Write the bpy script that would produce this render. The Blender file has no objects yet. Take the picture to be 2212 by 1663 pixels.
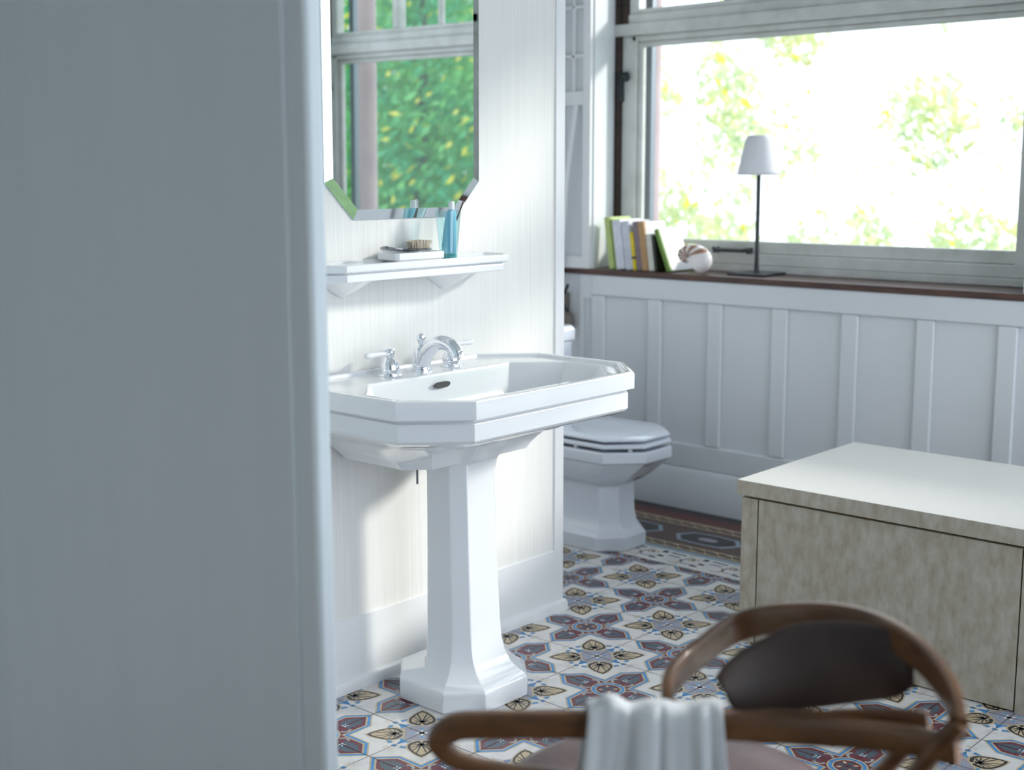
import bpy, bmesh, math, random
from mathutils import Vector, Matrix
C = bpy.context.scene.collection
R = math.radians
random.seed(7)

# ------------------------------------------------------------------ materials
def mat(name, col, rough=.5, metal=0, spec=.5, coat=0, noise=None, bump=None, trans=None, sss=0, sheen=0):
    """noise=(colour2, scale xyz, detail, lo, hi)   bump=(scale xyz, strength, distance)"""
    m = bpy.data.materials.new(name); m.use_nodes = True
    nt = m.node_tree; p = nt.nodes['Principled BSDF']
    p.inputs['Base Color'].default_value = (*col, 1)
    p.inputs['Roughness'].default_value = rough
    p.inputs['Metallic'].default_value = metal
    p.inputs['Specular IOR Level'].default_value = spec
    p.inputs['Coat Weight'].default_value = coat
    p.inputs['Coat Roughness'].default_value = .05
    if sheen: p.inputs['Sheen Weight'].default_value = sheen
    if sss:
        p.inputs['Subsurface Weight'].default_value = sss
        p.inputs['Subsurface Radius'].default_value = (.01, .01, .01)
    tc = nt.nodes.new('ShaderNodeTexCoord')
    def nz(scale, detail):
        mp = nt.nodes.new('ShaderNodeMapping'); mp.inputs['Scale'].default_value = scale
        nt.links.new(tc.outputs['Object'], mp.inputs[0])
        n = nt.nodes.new('ShaderNodeTexNoise'); n.inputs['Scale'].default_value = 1
        n.inputs['Detail'].default_value = detail
        nt.links.new(mp.outputs[0], n.inputs['Vector']); return n
    if noise:
        c2, sc, det, lo, hi = noise
        n = nz(sc, det)
        r = nt.nodes.new('ShaderNodeValToRGB')
        r.color_ramp.elements[0].position = lo; r.color_ramp.elements[1].position = hi
        r.color_ramp.elements[0].color = (*c2, 1); r.color_ramp.elements[1].color = (*col, 1)
        nt.links.new(n.outputs['Fac'], r.inputs[0]); nt.links.new(r.outputs[0], p.inputs['Base Color'])
    if bump:
        sc, st, d = bump
        n = nz(sc, 3); b = nt.nodes.new('ShaderNodeBump')
        b.inputs['Strength'].default_value = st; b.inputs['Distance'].default_value = d
        nt.links.new(n.outputs['Fac'], b.inputs['Height']); nt.links.new(b.outputs[0], p.inputs['Normal'])
    return m

def srgb(r, g, b):
    f = lambda c: ((c/255+.055)/1.055)**2.4 if c > 10 else c/255/12.92
    return (f(r), f(g), f(b))

def thin_glass(name, tint=(1, 1, 1), ior=1.5, rough=0.0):
    m = bpy.data.materials.new(name); m.use_nodes = True; nt = m.node_tree
    nt.nodes.remove(nt.nodes['Principled BSDF']); out = nt.nodes['Material Output']
    t = nt.nodes.new('ShaderNodeBsdfTransparent'); t.inputs[0].default_value = (*tint, 1)
    g = nt.nodes.new('ShaderNodeBsdfGlossy'); g.inputs['Roughness'].default_value = rough
    lw = nt.nodes.new('ShaderNodeLayerWeight'); lw.inputs[0].default_value = .5
    pw = nt.nodes.new('ShaderNodeMath'); pw.operation = 'POWER'; pw.inputs[1].default_value = 4
    ml = nt.nodes.new('ShaderNodeMath'); ml.operation = 'MULTIPLY_ADD'; ml.inputs[1].default_value = (ior-1); ml.inputs[2].default_value = (ior-1)*.10
    nt.links.new(lw.outputs['Facing'], pw.inputs[0]); nt.links.new(pw.outputs[0], ml.inputs[0])
    f = ml
    mx = nt.nodes.new('ShaderNodeMixShader')
    nt.links.new(f.outputs[0], mx.inputs[0]); nt.links.new(t.outputs[0], mx.inputs[1]); nt.links.new(g.outputs[0], mx.inputs[2])
    nt.links.new(mx.outputs[0], out.inputs[0]); return m

def leaf_mat(name, c1, c2, tr, trw=.5):
    m = bpy.data.materials.new(name); m.use_nodes = True; nt = m.node_tree
    p = nt.nodes['Principled BSDF']; out = nt.nodes['Material Output']
    p.inputs['Roughness'].default_value = .45
    tc = nt.nodes.new('ShaderNodeTexCoord')
    n = nt.nodes.new('ShaderNodeTexNoise'); n.inputs['Scale'].default_value = 2.2
    nt.links.new(tc.outputs['Object'], n.inputs['Vector'])
    r = nt.nodes.new('ShaderNodeValToRGB'); r.color_ramp.elements[0].position = .4; r.color_ramp.elements[1].position = .62
    r.color_ramp.elements[0].color = (*c1, 1); r.color_ramp.elements[1].color = (*c2, 1)
    nt.links.new(n.outputs[0], r.inputs[0]); nt.links.new(r.outputs[0], p.inputs['Base Color'])
    t = nt.nodes.new('ShaderNodeBsdfTranslucent'); t.inputs[0].default_value = (*tr, 1)
    mx = nt.nodes.new('ShaderNodeMixShader'); mx.inputs[0].default_value = trw
    nt.links.new(p.outputs[0], mx.inputs[1]); nt.links.new(t.outputs[0], mx.inputs[2]); nt.links.new(mx.outputs[0], out.inputs[0])
    return m

M = {}
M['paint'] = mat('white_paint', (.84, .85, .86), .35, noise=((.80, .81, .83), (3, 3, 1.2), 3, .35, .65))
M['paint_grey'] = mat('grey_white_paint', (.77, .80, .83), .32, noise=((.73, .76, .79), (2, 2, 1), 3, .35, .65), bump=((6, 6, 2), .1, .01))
M['frame_paint'] = mat('window_paint', (.66, .67, .65), .35, noise=((.56, .57, .54), (9, 9, 9), 4, .35, .6))
M['door_paint'] = mat('door_paint', (.76, .85, .90), .3, noise=((.73, .82, .87), (14, 14, .5), 4, .3, .7))
M['wallpaper'] = mat('striped_wallpaper', (.83, .83, .81), .75, noise=((.765, .752, .722), (560, 560, 2.2), 4, .36, .58), bump=((560, 560, 2.5), .15, .001))
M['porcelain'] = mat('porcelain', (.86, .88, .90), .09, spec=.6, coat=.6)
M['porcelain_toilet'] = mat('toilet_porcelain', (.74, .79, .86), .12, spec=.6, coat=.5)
M['chrome'] = mat('chrome', (.86, .88, .92), .05, metal=1)
M['steel_dark'] = mat('dark_steel', (.20, .23, .26), .35, metal=.8)
M['window_blue'] = mat('pale_blue_print', (.75, .86, .95), .3)
M['hole'] = mat('dark_cavity', (.10, .10, .10), .7)
M['brown_wood'] = mat('dark_brown_wood', srgb(62, 42, 34), .45, noise=(srgb(36, 26, 22), (30, 4, 30), 4, .3, .7))
M['sill_wood'] = mat('sill_wood', srgb(92, 62, 52), .4, noise=(srgb(58, 42, 38), (40, 6, 40), 4, .35, .62))
M['white_wood'] = M['paint']
M['black_metal'] = mat('black_metal', (.022, .026, .03), .4)
M['mirror'] = mat('mirror_silver', (.90, .95, .94), .0, metal=1)
M['mirror_edge'] = mat('mirror_glass_edge', (.45, .62, .58), .1)
M['window_glass'] = thin_glass('window_glass', (.97, .985, .98), 1.3)
M['teal_glass'] = thin_glass('teal_glass', (.88, .97, .975), 1.9)
M['teal_base'] = mat('teal_glass_base', srgb(10, 150, 150), .08, coat=1)
M['tube_blue'] = mat('toothpaste_blue', srgb(158, 214, 236), .35, noise=(srgb(140, 204, 230), (120, 120, 6), 2, .35, .65))
M['cap_white'] = mat('white_plastic', (.82, .84, .86), .35)
M['bristle'] = mat('cream_bristle', srgb(214, 206, 190), .8, noise=(srgb(170, 160, 145), (300, 300, 10), 2, .4, .6))
M['tortoise'] = mat('tortoiseshell', srgb(96, 44, 20), .2, noise=(srgb(30, 14, 10), (160, 160, 160), 2, .42, .58))
M['silver_dark'] = mat('tarnished_silver', (.42, .42, .46), .22, metal=1, noise=((.14, .14, .17), (60, 60, 60), 3, .4, .6))
M['shade'] = mat('lampshade_cloth', (.86, .86, .90), .8, noise=((.82, .82, .87), (160, 160, 2), 2, .4, .6), sheen=.3)
M['shell'] = mat('nautilus_shell', (.82, .78, .76), .25, coat=.3)
M['pages'] = mat('book_pages', (.86, .85, .80), .8, noise=((.72, .70, .65), (4, 300, 4), 2, .4, .6))
M['cream_wood'] = mat('distressed_cream_wood', srgb(186, 180, 168), .55, noise=(srgb(156, 146, 126), (45, 45, 22), 12, .25, .68), bump=((120, 120, 60), .3, .001))
M['cream_top'] = mat('cream_worktop', srgb(236, 232, 224), .3)
M['groove'] = mat('groove_ochre', srgb(90, 72, 34), .7)
M['bent_wood'] = mat('bent_brown_wood', srgb(122, 86, 56), .36, coat=.2, noise=(srgb(84, 58, 38), (9, 9, 40), 4, .3, .7))
M['leather'] = mat('dark_leather', srgb(52, 38, 33), .5, noise=(srgb(38, 28, 25), (14, 14, 14), 3, .35, .65))
M['seat_leather'] = mat('mauve_brown_leather', srgb(118, 88, 84), .4, noise=(srgb(98, 70, 68), (14, 14, 14), 3, .35, .65))
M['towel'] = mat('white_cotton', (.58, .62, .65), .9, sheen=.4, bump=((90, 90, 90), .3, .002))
M['grey_metal'] = mat('old_grey_metal', srgb(120, 114, 106), .5, metal=.3)
M['stone'] = mat('pinkish_render', srgb(196, 176, 178), .8, noise=(srgb(180, 160, 164), (5, 5, 5), 4, .3, .7))
M['bark'] = mat('bark', srgb(92, 100, 104), .9, noise=(srgb(60, 60, 56), (8, 8, 3), 4, .35, .65))
M['bark_pale'] = mat('pale_bark', srgb(200, 200, 190), .9)
M['leaf_green'] = leaf_mat('green_leaves', srgb(66, 160, 120), srgb(130, 195, 110), srgb(90, 180, 100), .4)
M['leaf_yellow'] = leaf_mat('yellow_green_leaves', srgb(225, 215, 70), srgb(235, 225, 120), srgb(235, 220, 90), .5)
M['leaf_washed'] = leaf_mat('washed_out_leaves', srgb(170, 205, 180), srgb(222, 218, 160), srgb(226, 228, 180), .6)  # washed-out look of overexposed foliage put into the leaf colour
M['grass'] = mat('lawn', srgb(70, 105, 50), .9, noise=(srgb(50, 85, 40), (4, 4, 4), 4, .35, .65))
M['marble_white'] = mat('white_plaster', (.82, .83, .84), .6)
# floor inlay colours
TM = ['t_white', 't_maroon', 't_teal', 't_blue', 't_tan', 't_black', 't_grey', 't_greyblue', 't_brown', 't_red', 't_dark', 't_pale', 't_umber']
for n, c in zip(TM, [(226, 224, 222), (112, 52, 66), (78, 98, 112), (72, 148, 208), (202, 182, 148), (44, 46, 54), (158, 158, 172),
                     (150, 172, 190), (92, 70, 54), (96, 34, 32), (36, 30, 28), (236, 236, 236), (84, 56, 50)]):
    k = srgb(*c)
    M[n] = mat('tile_'+n[2:], k, .33, spec=.45, noise=(tuple(v*.86 for v in k), (22, 22, 22), 5, .3, .6), bump=((9, 9, 9), .08, .01))

# ------------------------------------------------------------------ mesh helpers
class MB:
    def __init__(s): s.bm = bmesh.new()
    def quad(s, pts, mi=0):
        f = s.bm.faces.new([s.bm.verts.new(p) for p in pts]); f.material_index = mi; return f
    def box(s, x0, x1, y0, y1, z0, z1, mi=0, mtx=None):
        P = [Vector((x, y, z)) for z in (z0, z1) for x, y in ((x0, y0), (x1, y0), (x1, y1), (x0, y1))]
        if mtx: P = [mtx @ p for p in P]
        v = [s.bm.verts.new(p) for p in P]
        for q in ((3, 2, 1, 0), (4, 5, 6, 7), (0, 1, 5, 4), (1, 2, 6, 5), (2, 3, 7, 6), (3, 0, 4, 7)):
            s.bm.faces.new([v[i] for i in q]).material_index = mi
        return s
    def loft(s, rings, cap0=True, cap1=True, mi=0, closed=True):
        V = [[s.bm.verts.new(p) for p in r] for r in rings]
        n = len(V[0])
        for a, b in zip(V, V[1:]):
            for i in range(n if closed else n-1):
                j = (i+1) % n
                s.bm.faces.new((a[i], a[j], b[j], b[i])).material_index = mi
        if cap0 and closed: s.bm.faces.new(V[0][::-1]).material_index = mi
        if cap1 and closed: s.bm.faces.new(V[-1]).material_index = mi
        return s
    def lathe(s, prof, c=(0, 0, 0), n=32, mi=0, axis='z', mtx=None):
        rings = []
        for r, h in prof:
            ring = []
            for k in range(n):
                a = 2*math.pi*k/n; x, y = r*math.cos(a), r*math.sin(a)
                p = Vector((x, y, h))
                if axis == 'x': p = Vector((h, x, y))
                if axis == 'y': p = Vector((y, h, x))
                if mtx: p = mtx @ p
                ring.append(p+Vector(c))
            rings.append(ring)
        return s.loft(rings, mi=mi)
    def tube(s, pts, rad, n=12, mi=0, up=None, flat=None):
        """rad: number or list; flat=(w,h) gives a rectangular strip, h along 'up'"""
        pts = [Vector(p) for p in pts]; rings = []; prev = None
        for i, p in enumerate(pts):
            t = (pts[min(i+1, len(pts)-1)]-pts[max(i-1, 0)]).normalized()
            if up is not None:
                u = Vector(up[i] if isinstance(up, list) else up); u = (u-t*u.dot(t)).normalized()
            else:
                u = prev if prev is not None else (Vector((0, 0, 1)) if abs(t.z) < .9 else Vector((1, 0, 0)))
                u = (u-t*u.dot(t)).normalized(); prev = u
            w = t.cross(u)
            if flat:
                fw, fh = flat[i] if isinstance(flat, list) else flat; ring = []
                for k in range(16):
                    a = 2*math.pi*k/16; ca, sa = math.cos(a), math.sin(a)
                    e = .45
                    ring.append(p+w*(fw/2*math.copysign(abs(ca)**e, ca))+u*(fh/2*math.copysign(abs(sa)**e, sa)))
            else:
                r = rad[i] if isinstance(rad, (list, tuple)) else rad
                ring = [p+(w*math.cos(2*math.pi*k/n)+u*math.sin(2*math.pi*k/n))*r for k in range(n)]
            rings.append(ring)
        return s.loft(rings, mi=mi)
    def prism(s, poly, z0, z1, mi=0, f=None):
        f = f or (lambda x, y, z: (x, y, z))
        return s.loft([[f(x, y, z0) for x, y in poly], [f(x, y, z1) for x, y in poly]], mi=mi)
    def build(s, name, mats, parent=None, bevel=0, seg=2, sharp=35, smooth=True, sub=0):
        bm = s.bm
        bmesh.ops.recalc_face_normals(bm, faces=bm.faces[:])
        if smooth:
            for f in bm.faces: f.smooth = True
            for e in bm.edges:
                if len(e.link_faces) == 2 and e.calc_face_angle(0) > R(sharp): e.smooth = False
        me = bpy.data.meshes.new(name); bm.to_mesh(me); bm.free()
        for m in (mats if isinstance(mats, list) else [mats]): me.materials.append(M[m])
        o = bpy.data.objects.new(name, me); C.objects.link(o)
        if parent: attach(o, parent)
        if bevel:
            b = o.modifiers.new('b', 'BEVEL'); b.width = bevel; b.segments = seg; b.limit_method = 'ANGLE'; b.angle_limit = R(30)
            b.harden_normals = True
        if sub:
            b = o.modifiers.new('s', 'SUBSURF'); b.levels = sub; b.render_levels = sub
        return o

def attach(o, parent):
    """parent keeping world placement: geometry is written in world space, roots sit at their base"""
    w = Vector((0, 0, 0)); q = parent
    while q: w += q.location; q = q.parent
    o.parent = parent
    me = o.data
    me.transform(Matrix.Translation(-(w)))

def thing(name, label, cat, loc, group=None):
    o = bpy.data.objects.new(name, None); C.objects.link(o); o.location = loc; o.empty_display_size = .05
    o['label'] = label; o['category'] = cat
    if group: o['group'] = group
    return o
def tag(o, label, cat, group=None, kind=None):
    o['label'] = label; o['category'] = cat
    if group: o['group'] = group
    if kind: o['kind'] = kind
    return o
def struct(o, label=None):
    o['kind'] = 'structure'
    if label: o['label'] = label
    return o
def octa(x0, x1, y0, y1, c, z, cb=None):
    """octagon, front (low y) chamfer c, back chamfer cb; CCW"""
    cb = c if cb is None else cb
    return [(x0+c, y0, z), (x1-c, y0, z), (x1, y0+c, z), (x1, y1-cb, z), (x1-cb, y1, z), (x0+cb, y1, z), (x0, y1-cb, z), (x0, y0+c, z)]
def catmull(P, n=8):
    P = [Vector(p) for p in P]; out = []
    for i in range(len(P)-1):
        a, b, c, d = P[max(i-1, 0)], P[i], P[i+1], P[min(i+2, len(P)-1)]
        for k in range(n):
            t = k/n
            out.append(.5*((2*b)+(c-a)*t+(2*a-5*b+4*c-d)*t*t+(3*b-a-3*c+d)*t**3))
    out.append(P[-1]); return out

YA = 2.571      # plane of the mirror wall
XB = 4.46       # plane of the window wall
XW = 4.72       # plane of the window joinery

# ------------------------------------------------------------------ floor: inlaid encaustic tiles
def floor():
    mb = MB(); idx = {n: i for i, n in enumerate(TM)}
    P = .352; OX, OY = 2.864, 2.224
    X0, X1, Y0, Y1 = -1.0, XB, -1.2, 3.72
    XE = OX+P*2.5              # end of main field 3.744
    mb.quad([(X0, Y0, 0), (X1, Y0, 0), (X1, Y1, 0), (X0, Y1, 0)], idx['t_white'])
    DZ = .00006
    def poly(pts, col, lv, ox, oy, rot=0, sc=P, clip=None):
        c, s = math.cos(rot), math.sin(rot); q = []
        for u, v in pts:
            x, y = ox+(u*c-v*s)*sc, oy+(u*s+v*c)*sc
            if clip: x = min(x, clip)
            q.append((x, y, DZ*lv))
        if clip and max(p[0] for p in q)-min(p[0] for p in q) < 1e-5: return
        if clip and min(p[0] for p in q) >= clip-1e-6: return
        if clip:
            r = [q[0]]
            for p in q[1:]:
                if (Vector(p)-Vector(r[-1])).length > 1e-6: r.append(p)
            if (Vector(r[0])-Vector(r[-1])).length < 1e-6: r.pop()
            q = r
            if len(q) < 3: return
        mb.quad(q, idx[col])
    def circ(r, n=20, cx=0, cy=0): return [(cx+r*math.cos(2*math.pi*k/n), cy+r*math.sin(2*math.pi*k/n)) for k in range(n)]
    def arc(cx, cy, r, a0, a1, w, n=8):
        o = [(cx+(r+w/2)*math.cos(R(a0+(a1-a0)*k/n)), cy+(r+w/2)*math.sin(R(a0+(a1-a0)*k/n))) for k in range(n+1)]
        i = [(cx+(r-w/2)*math.cos(R(a0+(a1-a0)*k/n)), cy+(r-w/2)*math.sin(R(a0+(a1-a0)*k/n))) for k in range(n+1)]
        return o+i[::-1]
    def line(a, b, w, w2=None):
        a, b = Vector(a), Vector(b); d = (b-a).normalized(); n = Vector((-d.y, d.x)); w2 = w if w2 is None else w2
        return [tuple(a+n*w/2), tuple(a-n*w/2), tuple(b-n*w2/2), tuple(b+n*w2/2)]
    def arm(w, tip): # one arm of the pointed cross, drawn from the centre
        return [(0, 0), (w, -w), (tip-w, -w), (tip, 0), (tip-w, w), (w, w)]
    def band(r0, r1, n=28): # ring as two half rings
        for s in (0, 180): yield arc(0, 0, (r0+r1)/2, s, s+180, r1-r0, n//2)
    def red(ox, oy, clip=None):
        for k in range(4):
            a = k*math.pi/2
            for lv, (w, t, c) in enumerate([(.146, .490, 't_tan'), (.134, .474, 't_blue'), (.113, .443, 't_tan'), (.100, .425, 't_maroon')]):
                poly(arm(w, t), c, 1+lv, ox, oy, a, clip=clip)
            if clip and k in (0,): continue
            # teal lobed leaf with a maroon midrib
            for s in (1, -1):
                poly([(.20, s*.006), (.21, s*.032), (.195, s*.072), (.240, s*.050), (.258, s*.074), (.292, s*.056), (.312, s*.066), (.345, s*.040), (.392, s*.006), (.27, s*.010)][::s], 't_teal', 5, ox, oy, a, clip=clip)
                poly(arc(.178, s*.045, .042, 40 if s > 0 else -40, 170 if s > 0 else -170, .02), 't_tan', 6, ox, oy, a, clip=clip)
                poly(arc(.178, s*.045, .042, 45 if s > 0 else -45, 165 if s > 0 else -165, .012), 't_greyblue', 7, ox, oy, a, clip=clip)
            poly(circ(.033, 12, .175, 0), 't_maroon', 8, ox, oy, a, clip=clip)
            poly(line((.212, -.022), (.212, .022), .012), 't_pale', 8, ox, oy, a, clip=clip)
            poly(line((.225, 0), (.245, .018), .008), 't_pale', 8, ox, oy, a, clip=clip)
            poly(line((.225, 0), (.245, -.018), .008), 't_pale', 8, ox, oy, a, clip=clip)
            poly(line((.212, 0), (.236, 0), .012), 't_blue', 9, ox, oy, a, clip=clip)
        for r0, r1, c, lv in ((.088, .137, 't_tan', 9), (.101, .125, 't_blue', 10)):
            for b in band(r0, r1): poly(b, c, lv, ox, oy, clip=clip)
        poly(circ(.09, 28), 't_maroon', 9, ox, oy, clip=clip)
        for k in range(4):
            poly([(.01, 0), (.035, -.022), (.085, 0), (.035, .022)], 't_teal', 10, ox, oy, k*math.pi/2, clip=clip)
            poly([(.035, 0), (.058, -.014), (.082, 0), (.058, .014)], 't_tan', 11, ox, oy, k*math.pi/2+math.pi/4, clip=clip)
    def leaf_outline(s0, s1, w, n=10):
        L = s1-s0; pts = []
        for k in range(n+1):
            t = k/n
            pts.append((s0+L*t, w*math.sin(math.pi*min(1, (t*.98+.02))**.62)**.75*(1 if t < .995 else 0)))
        return pts
    def cream(ox, oy):
        for k in range(4):
            a = k*math.pi/2
            # dashes and arrow tips along the joints
            for u0, v0, u1, v1 in ((.270, -.02, .270, .02), (.258, .045, .238, .095), (.258, -.045, .238, -.095)):
                poly(line((u0, v0), (u1, v1), .042), 't_tan', 1, ox, oy, a)
                poly(line((u0, v0), (u1, v1), .026), 't_blue', 2, ox, oy, a)
            poly([(.135, 0), (.150, -.085), (.185, -.028), (.245, 0), (.185, .028), (.150, .085)], 't_blue', 1, ox, oy, a)
            for s in (1, -1):
                poly(line((.305, s*.016), (.345, s*.016), .005), 't_tan', 1, ox, oy, a)
                poly(line((.345, s*.016), (.345, s*.034), .005), 't_tan', 1, ox, oy, a)
                poly(line((.305, s*.034), (.345, s*.034), .005), 't_tan', 1, ox, oy, a)
            # palmette leaf on the diagonal
            b = a+math.pi/4
            up = leaf_outline(.135, .388, .097)
            for lv, g, c in ((3, 1.13, 't_tan'), (4, 1.0, 't_black'), (5, .80, 't_tan')):
                cx = .262
                o = [(cx+(x-cx)*g, y*g) for x, y in up]
                poly(o+[(x, -y) for x, y in o[::-1]], c, lv, ox, oy, b)
            for s in (1, -1):
                for (x, y) in ((.195, .066), (.235, .070), (.285, .062), (.335, .036)):
                    poly(line((.185, 0), (x, s*y), .013, .008), 't_black', 6, ox, oy, b)
                poly(arc(.168, s*.030, .017, 0, 300, .010), 't_black', 6, ox, oy, b)
            poly([(.133, -.010), (.195, -.012), (.195, .012), (.133, .010)], 't_tan', 5, ox, oy, b)
            poly(line((.168, 0), (.21, 0), .02, .008), 't_black', 6, ox, oy, b)
        dia = lambda r, c: [(r, -c), (r, c), (c, r), (-c, r), (-r, c), (-r, -c), (-c, -r), (c, -r)]
        poly(dia(.160, .030), 't_tan', 4, ox, oy); poly(dia(.148, .024), 't_grey', 5, ox, oy)
        for k in range(4):
            b = k*math.pi/2+math.pi/4
            poly([(.04, 0), (.058, -.02), (.09, -.012), (.09, .012), (.058, .02)], 't_greyblue', 6, ox, oy, b)
            poly([(.055, 0), (.068, -.012), (.08, 0), (.068, .012)], 't_blue', 7, ox, oy, b)
            poly([(0, 0), (.016, -.016), (.05, 0), (.016, .016)], 't_pale', 7, ox, oy, b)
            poly([(0, 0), (.012, -.012), (.035, 0), (.012, .012)], 't_pale', 7, ox, oy, k*math.pi/2)
    for i in range(-5, 4):
        for j in range(-5, 5):
            ox, oy = OX+P*i, OY+P*j
            if ox < 1.2 or oy < .6 or oy > 3.7: continue
            if ox < XE-.1: cream(ox, oy)
            rx, ry = ox+P/2, oy+P/2
            if rx <= XE+.01 and ry < 3.7: red(rx, ry, XE if rx > XE-.1 else None)
    # joints
    T = P/2
    k = -6
    while OX+T*k <= XE+.001:
        x = OX+T*k
        mb.quad([(x-.0007, .3, DZ*13), (x+.0007, .3, DZ*13), (x+.0007, 3.7, DZ*13), (x-.0007, 3.7, DZ*13)], idx['t_black']); k += 1
    for k in range(-12, 9):
        y = OY+T*k
        mb.quad([(1.0, y-.0007, DZ*13.5), (XE+T, y-.0007, DZ*13.5), (XE+T, y+.0007, DZ*13.5), (1.0, y+.0007, DZ*13.5)], idx['t_black'])
    # pale border row with scrolls, then the dark guilloche border, red strip and black edge
    def rect(x0, x1, y0, y1, c, lv): mb.quad([(x0, y0, DZ*lv), (x1, y0, DZ*lv), (x1, y1, DZ*lv), (x0, y1, DZ*lv)], idx[c])
    rect(XE, XE+T, Y0, Y1, 't_white', 12)
    rect(XE+T-.03, XE+T, Y0, Y1, 't_greyblue', 14)
    for k in range(-8, 9):
        y = OY+T*k
        S = lambda pts, c, lv: mb.quad([(XE+px, y+py, DZ*lv) for px, py in pts], idx[c])
        sg = 1 if k % 2 else -1
        S([(.118, .02), (.128, .02), (.132, .085), (.122, .088)], 't_black', 15)
        S([(.112, .100), (.135, .100), (.135, .122), (.112, .122)], 't_black', 15)
        S([(.085, .03), (.103, .03), (.100, .075), (.088, .08)], 't_grey', 15)
        S([(.06, .085), (.075, .085), (.08, .11), (.064, .112)], 't_black', 15)
        S([(.03, .10), (.042, .095), (.046, .125), (.032, .128)], 't_black', 15)
        for cx, cy, r, a0, a1, c in ((.075, .150, .034, 20, 250, 't_grey'), (.10, .150, .020, 0, 320, 't_tan'), (.055, .03, .026, 160, 340, 't_tan')):
            pts = arc(cx, cy, r, a0, a1, .008); mb.quad([(XE+px, y+py, DZ*15) for px, py in pts], idx[c])
        mb.quad([(XE+px, y+py, DZ*15.5) for px, py in circ(.009, 10, .10, .150)], idx['t_black'])
    D0, D1 = XE+T, 4.275
    rect(D0, D1, Y0, Y1, 't_brown', 12)
    rect(D0+.075, D1-.075, Y0, Y1, 't_umber', 13)
    for xx in (D0+.014, D0+.058, D1-.058, D1-.014): rect(xx-.004, xx+.004, Y0, Y1, 't_tan', 13)
    for xx in (D0+.036, D1-.036):
        n = 70; 
        for ph, c in ((0, 't_tan'), (math.pi, 't_dark')):
            for k in range(90):
                y0, y1 = 1.5+k*.025, 1.5+(k+1)*.025
                f = lambda y: xx+.016*math.sin(2*math.pi*y/.0586+ph)
                for q in range(3):
                    a, b = y0+(y1-y0)*q/3, y0+(y1-y0)*(q+1)/3
                    mb.quad([(f(a)-.003, a, DZ*14), (f(a)+.003, a, DZ*14), (f(b)+.003, b, DZ*14), (f(b)-.003, b, DZ*14)], idx[c])
    xm = (D0+D1)/2
    for k in range(-6, 9):
        y = OY+.08+P*k
        for lv, g, c in ((14, 1, 't_greyblue'), (15, .86, 't_dark'), (16, .30, 't_grey')):
            mb.quad([(xm+px*g, y+py*g, DZ*lv) for px, py in ((0, -.145), (.062, -.10), (.072, 0), (.062, .10), (0, .145), (-.062, .10), (-.072, 0), (-.062, -.10))], idx[c])
    rect(D1, 4.365, Y0, Y1, 't_red', 12); rect(4.365, XB, Y0, Y1, 't_dark', 12)
    rect(D1-.006, D1, Y0, Y1, 't_tan', 14)
    # dark border on the near left side
    rect(X0, 1.80, Y0, 2.226, 't_dark', 20)
    for f in mb.bm.faces:
        f.normal_update()
        if f.normal.z < 0: f.normal_flip()
    me = bpy.data.meshes.new('floor'); mb.bm.to_mesh(me); mb.bm.free()
    for n in TM: me.materials.append(M[n])
    o = bpy.data.objects.new('floor', me); C.objects.link(o); struct(o, 'patterned encaustic tile floor')
    s = MB().box(X0, X1, Y0, Y1, -.1, -.002).build('floor_slab', 'marble_white', o)
floor()

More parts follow.
